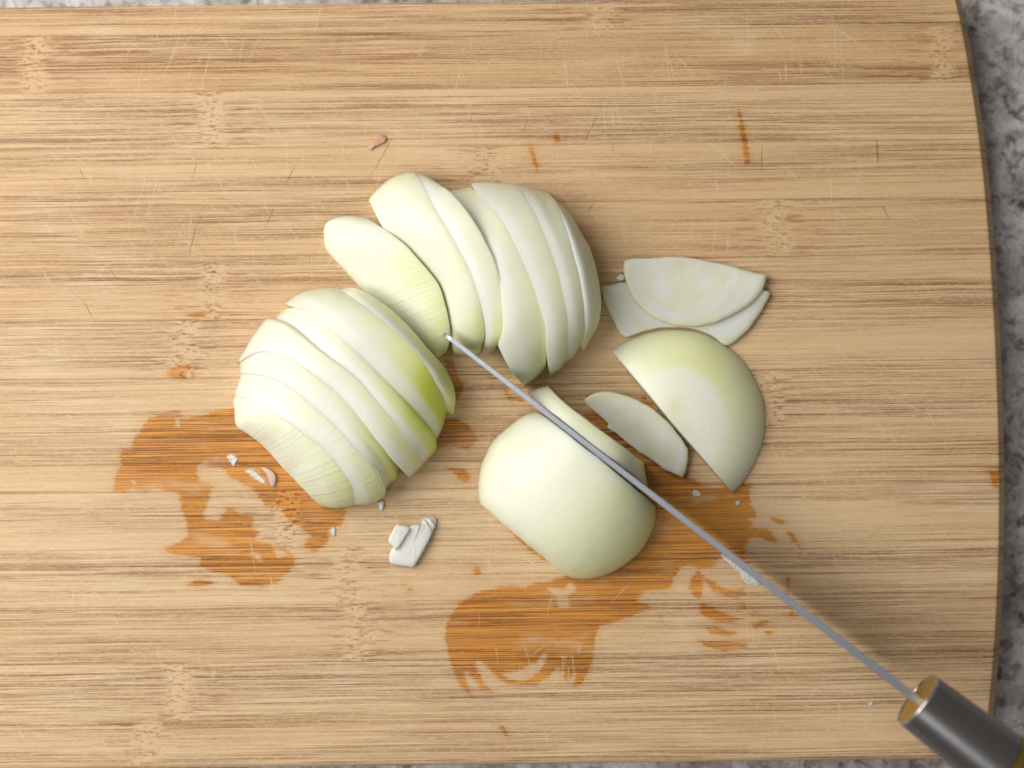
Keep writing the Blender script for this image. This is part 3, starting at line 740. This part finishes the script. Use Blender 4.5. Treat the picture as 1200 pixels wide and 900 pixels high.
# ------------------------------------------------------------------ thick end piece (half dome)
def dome_piece(name, outline, centre, hz, tintf, parent=None):
    C = Curve(outline)
    na, nr = 72, 26
    V = []; TI = []; CU = []; UV = []
    cx, cy = centre
    for i in range(na + 1):
        e = C(i / na); f0 = i / na
        for j in range(nr + 1):
            rho = j / nr
            px, py = cx + (e[0] - cx) * rho, cy + (e[1] - cy) * rho
            # flat trimmed top (stem cut) then shoulder down to the board
            z = hz * (1 - max(0, (rho - 0.16) / 0.84) ** 2.7) ** 0.66 - 0.00010 * math.sin(rho * 60) * sstep(0.18, 0.26, rho) * (1 - sstep(0.46, 0.56, rho))
            z *= 1 - 0.22 * (1 - math.sin(math.pi * f0) ** 0.5) * sstep(0.0, 0.6, rho)
            z = max(z, 0.0005)
            V.append(np.array(W(px, py, z))); TI.append(tintf(rho, f0)); CU.append(sstep(0.25, 0.55, f0) * min(1.0, 0.35 * (1 - sstep(0.50, 0.56, rho)) + math.exp(-((rho - 0.50) / 0.035) ** 2) + 0.8 * math.exp(-((rho - 0.40) / 0.02) ** 2)))
            UV.append((rho * 30, f0 * 75))
    n = nr + 1
    F = [(i * n + j, i * n + j + 1, (i + 1) * n + j + 1, (i + 1) * n + j) for i in range(na) for j in range(nr)]
    sharp = set()
    # vertical cut face under the two straight radii, and the underside
    rim = [i * n + nr for i in range(na + 1)]
    chord = [0 * n + j for j in range(nr, -1, -1)] + [na * n + j for j in range(1, nr + 1)]
    fb = len(V); down = {}
    for v in chord + rim:
        if v not in down:
            down[v] = len(V); q = V[v].copy(); q[2] = 0.0
            V.append(q); TI.append(TI[v]); CU.append(1.0 if v in chord else 0.0); UV.append(UV[v])
    for lst in (chord, rim):
        for a, b in zip(lst[:-1], lst[1:]):
            F.append((a, b, down[b], down[a])); sharp.add((min(a, b), max(a, b)))
    F.append([down[v] for v in rim] + [down[v] for v in chord[-2:0:-1]][::1])
    mx = sum(v[0] for v in V) / len(V); my = sum(v[1] for v in V) / len(V)
    V = [(v[0] - mx, v[1] - my, v[2]) for v in V]
    o = mesh_obj(name, V, F, M_ON_THICK, parent, sharp=sharp, fattr={'tint': TI, 'cut': CU}, uv=UV)
    o.location = (mx, my, 0.0001)
    at = o.data.attributes.new('core', 'FLOAT', 'POINT')
    pl = [(600 + (v[0] + mx) / K / (1 - v[2] / H), 450 - (v[1] + my) / K / (1 - v[2] / H)) for v in V]
    at.data.foreach_set('value', [min(1.0, sum(g[3] * math.exp(-((a[0] - g[0]) ** 2 + (a[1] - g[1]) ** 2) / g[2] ** 2) for g in ((790, 478, 11, 0.42), (804, 503, 9, 0.34)))) for a in pl])
    o['vein'] = 0.45
    fix_normals(o)
    return o
dome = dome_piece('onion_end', [(717,411),(730,402),(745,395),(768,388),(796,386),(822,390),(841,399),(862,414),(878,434),(891,459),(896,480),(895,511),(887,536),(873,562),(859,578)],
           (789,496), 0.0135, lambda r, f: 0.02 + 0.36 * sstep(0.53, 0.66, r) * (0.45 + 0.55 * math.sin(math.pi * min(1, f * 1.15))))
tag(dome, 'thick rounded onion end piece with white rings round its trimmed stem', 'onion piece')

# ------------------------------------------------------------------ flat half rings
def flat_slice(name, outline, core, zfun, th, cores, tint_edge=0.8):
    C = Curve(outline + [outline[0]])
    n = 110
    E = [wobble(C(i / n), 0.9, 0.13) for i in range(n)]
    cx = sum(e[0] for e in E) / n; cy = sum(e[1] for e in E) / n
    V = []; F = []; TI = []; CO = []; UV = []
    rings = [0.0, 0.15, 0.3, 0.45, 0.6, 0.72, 0.82, 0.9, 0.96, 0.99, 1.0]
    # skin side = curved boundary: tint by radial distance from the core relative to rim
    def add(px, py, z, rho):
        V.append(W(px, py, z))
        d = math.hypot(px - core[0], py - core[1]); a = math.atan2(py - core[1], px - core[0])
        UV.append((d * K * 1000, a))
        TI.append(tint_edge * sstep(0.80, 1.0, rho) * sstep(core[2] * 0.45, core[2] * 0.9, d))
        CO.append(min(1.0, sum(g[3] * math.exp(-((px - g[0]) ** 2 + (py - g[1]) ** 2) / g[2] ** 2) for g in cores)))
    for r in rings:
        for e in E:
            px, py = cx + (e[0] - cx) * r, cy + (e[1] - cy) * r
            w = mnoise.noise(Vector((px * 0.035, py * 0.035, 3.0))) * 0.0003
            z = zfun(px, py) + th - (0.0006 * ((r - 0.96) / 0.04) ** 2 if r > 0.96 else 0) + w
            add(px, py, z, r)
    m = len(rings)
    for e in E: add(e[0], e[1], max(0.0001, zfun(*e)), 1.0)
    for k in range(m):
        for i in range(n):
            a, b = k * n + i, k * n + (i + 1) % n
            F.append((a, b, b + n, a + n))
    F.append(tuple(m * n + i for i in range(n)))
    F.append(tuple(range(n - 1, -1, -1)))
    mx = sum(v[0] for v in V) / len(V); my = sum(v[1] for v in V) / len(V)
    V = [(v[0] - mx, v[1] - my, v[2]) for v in V]
    sharp = {tuple(sorted(((m - 1) * n + i, (m - 1) * n + (i + 1) % n))) for i in range(n)}
    o = mesh_obj(name, V, F, M_FACE, sharp=sharp, fattr={'tint': TI, 'core': CO}, uv=UV)
    o.location = (mx, my, 0.0001)
    fix_normals(o)
    return o
C2 = [(704.5,336.5),(705.5,334.8),(720,333),(733,331),(760,335),(800,338),(850,338),(885,337),(902,341.8),(902.6,343.4),(899,353),(889,370),(875,388),(862,399),(851,405),(838,396),(822,388),(796,383.5),(768,385),(745,391.5),(733,395),(726,389),(719,377),(711,360),(706,346)]
o = flat_slice('onion_half_ring', C2, (805, 315, 95), lambda x, y: 0.0002, 0.0022, [], 0.5)
tag(o, 'thin half ring lying flat on the board under another half ring', 'onion slice', 'flat onion half rings')
C1 = [(731,306.2),(732.2,305),(744,303),(768,302),(793,301),(814,303),(840,308),(861,313),(875,317),(897,321.8),(897.6,323.4),(895,337),(884,351),(866,365),(840,377),(819,382),(798,382),(779,377),(758,366),(742,349),(733,328),(731,315)]
o = flat_slice('onion_half_ring', C1, (800, 308, 82), lambda x, y: 0.0005 + 0.0018 * sstep(300, 338, y), 0.0020, [(799, 309, 13, 0.55)], 0.6)
tag(o, 'thicker half ring lying on top of another with a cream core at its straight edge', 'onion slice', 'flat onion half rings')
E_ = [(685,468),(696,461),(708,459),(721,460),(740,466),(756,474),(771,484),(785,497),(795,509),(803,521),(807,533),(804,551),(800,558.2),(798.5,558.8),(780,551),(767,541),(753,532),(740,523),(727,512),(711,500),(713,497),(700,485),(689,476)]
o = flat_slice('onion_half_ring', E_, (740, 522, 70), lambda x, y: 0.0004 + 0.0022 * sstep(520, 465, y - 0.55 * (x - 740)), 0.0028, [(729, 503, 8, 0.5), (758, 527, 7, 0.45)], 0.55)
tag(o, 'small thin half ring lying between the knife and the thick end piece', 'onion slice', 'flat onion half rings')

# ------------------------------------------------------------------ kitchen knife
knife = empty('kitchen_knife', W(520, 391, 0))
tag(knife, 'kitchen knife with steel blade edge down in the onion and brass ringed handle', 'knife')
ZT, ZH = 0.0205, 0.0490                     # height of the spine at the tip and at the handle
pt = np.array(W(520, 391, ZT)); ph = np.array(W(1081, 825, ZH))
kd = ph - pt; klen = np.linalg.norm(kd); ax = kd / klen
side = np.cross(np.array([0, 0, 1.0]), ax); side /= np.linalg.norm(side)
upv = np.cross(ax, side)
ko = np.array(knife.location)
depth = Curve([(0, 0.0025), (0.03, 0.008), (0.10, 0.0150), (0.22, 0.0215), (0.40, 0.0285), (0.65, 0.0355), (0.85, 0.0400), (0.955, 0.0415)])
V = []; n_s = 60
SS = [i / (n_s - 5) * 0.955 for i in range(n_s - 4)] + [0.957, 0.962, 0.97, 1.0, 1.03]
n_s = len(SS) - 1
for s in SS:
    d = float(np.interp(s, depth.p[:, 0], depth.p[:, 1]))
    if s > 0.956: d = 0.0415 - (0.0345 * min(1, (s - 0.956) / 0.006))
    w = 0.00076 + 0.00066 * s
    if s < 0.012: w *= 0.75
    c = pt + ax * klen * s
    for (lat, dn) in ((-0.88, 0), (0.88, 0), (1, 0.0002), (0.92, 0.25), (0.62, 0.6), (0.34, 0.88), (0.03, 1), (-0.03, 1), (-0.34, 0.88), (-0.62, 0.6), (-0.92, 0.25), (-1, 0.0002)):
        dd = dn if 0 < dn < 0.001 else dn * d
        V.append(c + side * lat * w - upv * dd - ko)
n = 12; F = []
for i in range(n_s):
    for j in range(n):
        a, b = i * n + j, i * n + (j + 1) % n
        F.append((a, b, b + n, a + n))
F.append(tuple(range(n))); F.append(tuple(n_s * n + j for j in range(n - 1, -1, -1)))
sharp = {(i * n + j, (i + 1) * n + j) for i in range(n_s) for j in (0, 1, 2, 11)}
bl = mesh_obj('blade', V, F, M_BLADE, knife, sharp=sharp); fix_normals(bl)
# handle pieces turned round an axis; local x = axis
hax = np.array([ax[0], ax[1], 0]); hax /= np.linalg.norm(hax); hax = hax * math.cos(math.radians(5)) + np.array([0, 0, math.sin(math.radians(5))])
hs = np.cross(np.array([0, 0, 1.0]), hax); hs /= np.linalg.norm(hs); hu = np.cross(hax, hs)
hc = np.array(W(1074, 819, 0.0462))
from mathutils import Matrix
MW = Matrix(((hax[0], hs[0], hu[0]), (hax[1], hs[1], hu[1]), (hax[2], hs[2], hu[2]))).to_4x4()
MW.translation = Vector(hc - ko)
def turned(name, prof, mat, nseg=64, sharp_at=(), caps=(True, True)):
    V = []; F = []
    m = len(prof)
    for (x, r) in prof:
        for k in range(nseg):
            a = 2 * math.pi * k / nseg
            V.append((x, r * math.cos(a), r * math.sin(a)))
    for i in range(m - 1):
        for k in range(nseg):
            a, b = i * nseg + k, i * nseg + (k + 1) % nseg
            F.append((a, b, b + nseg, a + nseg))
    if caps[0]: F.append(tuple(range(nseg)))
    if caps[1]: F.append(tuple((m - 1) * nseg + k for k in range(nseg)))
    sh = {tuple(sorted((i * nseg + k, i * nseg + (k + 1) % nseg))) for i in sharp_at for k in range(nseg)}
    o = mesh_obj(name, V, F, mat, knife, sharp=sh)
    o.matrix_local = MW
    fix_normals(o)
    return o
RH = 0.0100
turned('end_plate', [(0.0005, RH - 0.0008), (0.0030, RH - 0.0008)], M_BRASS, sharp_at=(0, 1))
turned('rim', [(0.0016, RH - 0.0009), (0.0002, RH - 0.0009), (0.0, RH - 0.0007), (0.0, RH - 0.0002), (0.0003, RH + 0.00002), (0.0011, RH + 0.00002), (0.0012, RH - 0.0004)], M_RIM, caps=(False, False))
turned('ferrule', [(0.0012, RH - 0.0004), (0.0012, RH), (0.010, RH + 0.0003), (0.022, RH + 0.0008), (0.0335, RH + 0.0012), (0.0336, RH + 0.0006)], M_FERR, sharp_at=(1, 4), caps=(False, False))
turned('brass_ring', [(0.0337, RH + 0.0003), (0.0337, RH + 0.0014), (0.036, RH + 0.0017), (0.0435, RH + 0.0017), (0.0440, RH + 0.0010)], M_BRASS2, sharp_at=(1, 3))
turned('handle_grip', [(0.0441, RH + 0.0008), (0.0442, RH + 0.0013), (0.070, RH + 0.0026), (0.100, RH + 0.0022), (0.122, RH + 0.0030), (0.130, RH + 0.0010), (0.132, RH - 0.004)], M_GRIP)

# ------------------------------------------------------------------ scraps
def chip(name, outline, th, mat, z0=0.0002, curl=0.0, parent=None, origin=None, rough=0.5):
    """thin bit of onion skin; curl lifts its middle"""
    n = len(outline) * 4
    C = Curve(outline + [outline[0]])
    E = [wobble(C(i / n), rough, 0.4) for i in range(n)]
    cx = sum(e[0] for e in E) / n; cy = sum(e[1] for e in E) / n
    R = max(math.hypot(e[0] - cx, e[1] - cy) for e in E)
    V = []; F = []
    rings = (0.0, 0.4, 0.75, 0.95, 1.0)
    def zz(px, py): return z0 + curl * (1 - ((px - cx) ** 2 + (py - cy) ** 2) / R ** 2) + th * 0.25 * mnoise.noise(Vector((px * 0.3, py * 0.3, 0)))
    for r in rings:
        for e in E:
            px, py = cx + (e[0] - cx) * r, cy + (e[1] - cy) * r
            V.append(W(px, py, max(z0 * 0.5, zz(px, py)) + th * (1 if r < 0.96 else 0.6)))
    for r in (1.0, 0.5):
        for e in E:
            px, py = cx + (e[0] - cx) * r, cy + (e[1] - cy) * r
            V.append(W(px, py, max(z0 * 0.5, zz(px, py))))
    m = len(rings) + 2
    for k in range(m - 1):
        for i in range(n):
            a, b = k * n + i, k * n + (i + 1) % n
            F.append((a, b, b + n, a + n))
    F.append(tuple(range(n))); F.append(tuple((m - 1) * n + i for i in range(n)))
    ox, oy, oz = origin if origin else W(cx, cy, 0)
    V = [(v[0] - ox, v[1] - oy, v[2] - oz) for v in V]
    o = mesh_obj(name, V, F, mat, parent)
    if not parent: o.location = (ox, oy, oz)
    fix_normals(o)
    return o

sx, sy, _ = W(482, 636, 0)
scrap = empty('onion_scrap', (sx, sy, 0))
tag(scrap, 'folded white onion scrap with ridged edge lying alone on dry wood', 'onion scrap')
chip('skin', sc(430, 590, 10, [(262,600),(268,690),(330,718),(440,730),(540,742),(600,660),(700,480),(770,330),(815,215),(800,165),(745,155),(655,180),(640,245),(560,250),(500,275),(380,450),(300,520)]), 0.0007, M_SHRED, 0.0004, 0.0022, scrap, (sx, sy, 0), 0.25)
chip('flap', sc(430, 590, 10, [(345,240),(420,262),(502,290),(440,400),(345,542),(295,490),(250,440),(290,340)]), 0.0009, M_SHRED, 0.0032, 0.0006, scrap, (sx, sy, 0), 0.2)
for k, pts in enumerate(([(655,185),(700,225),(760,330),(735,345),(670,250),(640,240)], [(700,165),(745,190),(795,270),(775,300),(715,215)])):
    chip('ridge', sc(430, 590, 10, pts), 0.0006, M_SHRED, 0.0016, 0.0008, scrap, (sx, sy, 0), 0.1)

FL = 'onion flecks on the board'
def fleck(pts, mat, lab, th=0.00035, z0=0.0001, curl=0.0003, group=FL):
    o = chip('onion_fleck', pts, th, mat, z0, curl, rough=0.3)
    return tag(o, lab, 'onion fleck', group)
fleck(sc(200, 520, 7.5, [(790,205),(850,215),(905,255),(925,300),(915,365),(890,378),(865,330),(840,260)]), M_PINK, 'pinkish curled sliver on the wet patch beside the fanned half', 0.0004, 0.0002, 0.0007)
fleck(sc(200, 520, 7.5, [(655,240),(710,228),(770,270),(840,340),(800,345),(740,300)]), M_FILM, 'thin white shaving touching the pinkish sliver', 0.0002, 0.0001, 0.0001)
fleck(sc(200, 520, 7.5, [(490,110),(535,95),(590,130),(570,165),(555,200),(520,150)]), M_FILM, 'small pale flake alone in the orange wet patch', 0.00025, 0.0001, 0.0001)
fleck([(443,589),(449,587),(449,594),(447,599),(445,596)], M_SHRED, 'white crumb just below the rounded end of the second slice', 0.0008)
fleck([(388,621),(391,617),(393,622),(391,629),(389,627)], M_SHRED, 'tiny white crumb on dry wood left of the folded scrap', 0.00025, 0.0001, 0.0001)
fleck([(722,325),(728,321),(732,324),(731,328),(727,329),(723,327)], M_SHRED, 'white crumb at the corner of the stacked half rings', 0.0010)
fleck([(432,172),(438,165),(446,158),(453,161),(450,167),(440,171),(434,176)], M_ROSE, 'small reddish scrap on dry wood above the upper group', 0.0006)
fleck([(811,579),(814,574),(820,577),(822,580),(815,582)], M_FILM, 'pale crumb on the wet wood near the tip of the thick end piece', 0.00025, 0.0001, 0.0001)
fleck([(862,588),(866,587),(867,591),(863,592)], M_SHRED, 'tiny crumb on wet wood right below the thick end piece', 0.00025, 0.0001, 0.0001)
fleck([(1018,824),(1022,822),(1023,826),(1019,827)], M_SHRED, 'tiny white speck on bare wood in front of the handle', 0.00025, 0.0001, 0.0001)
fleck(sc(800, 560, 6.43, [(285,568),(330,588),(400,640),(460,690),(540,742),(585,795),(560,812),(490,800),(455,765),(420,712),(350,645),(305,605)]), M_FILM, 'long wet white shaving along the near side of the blade', 0.0003, 0.0001, 0.0002)
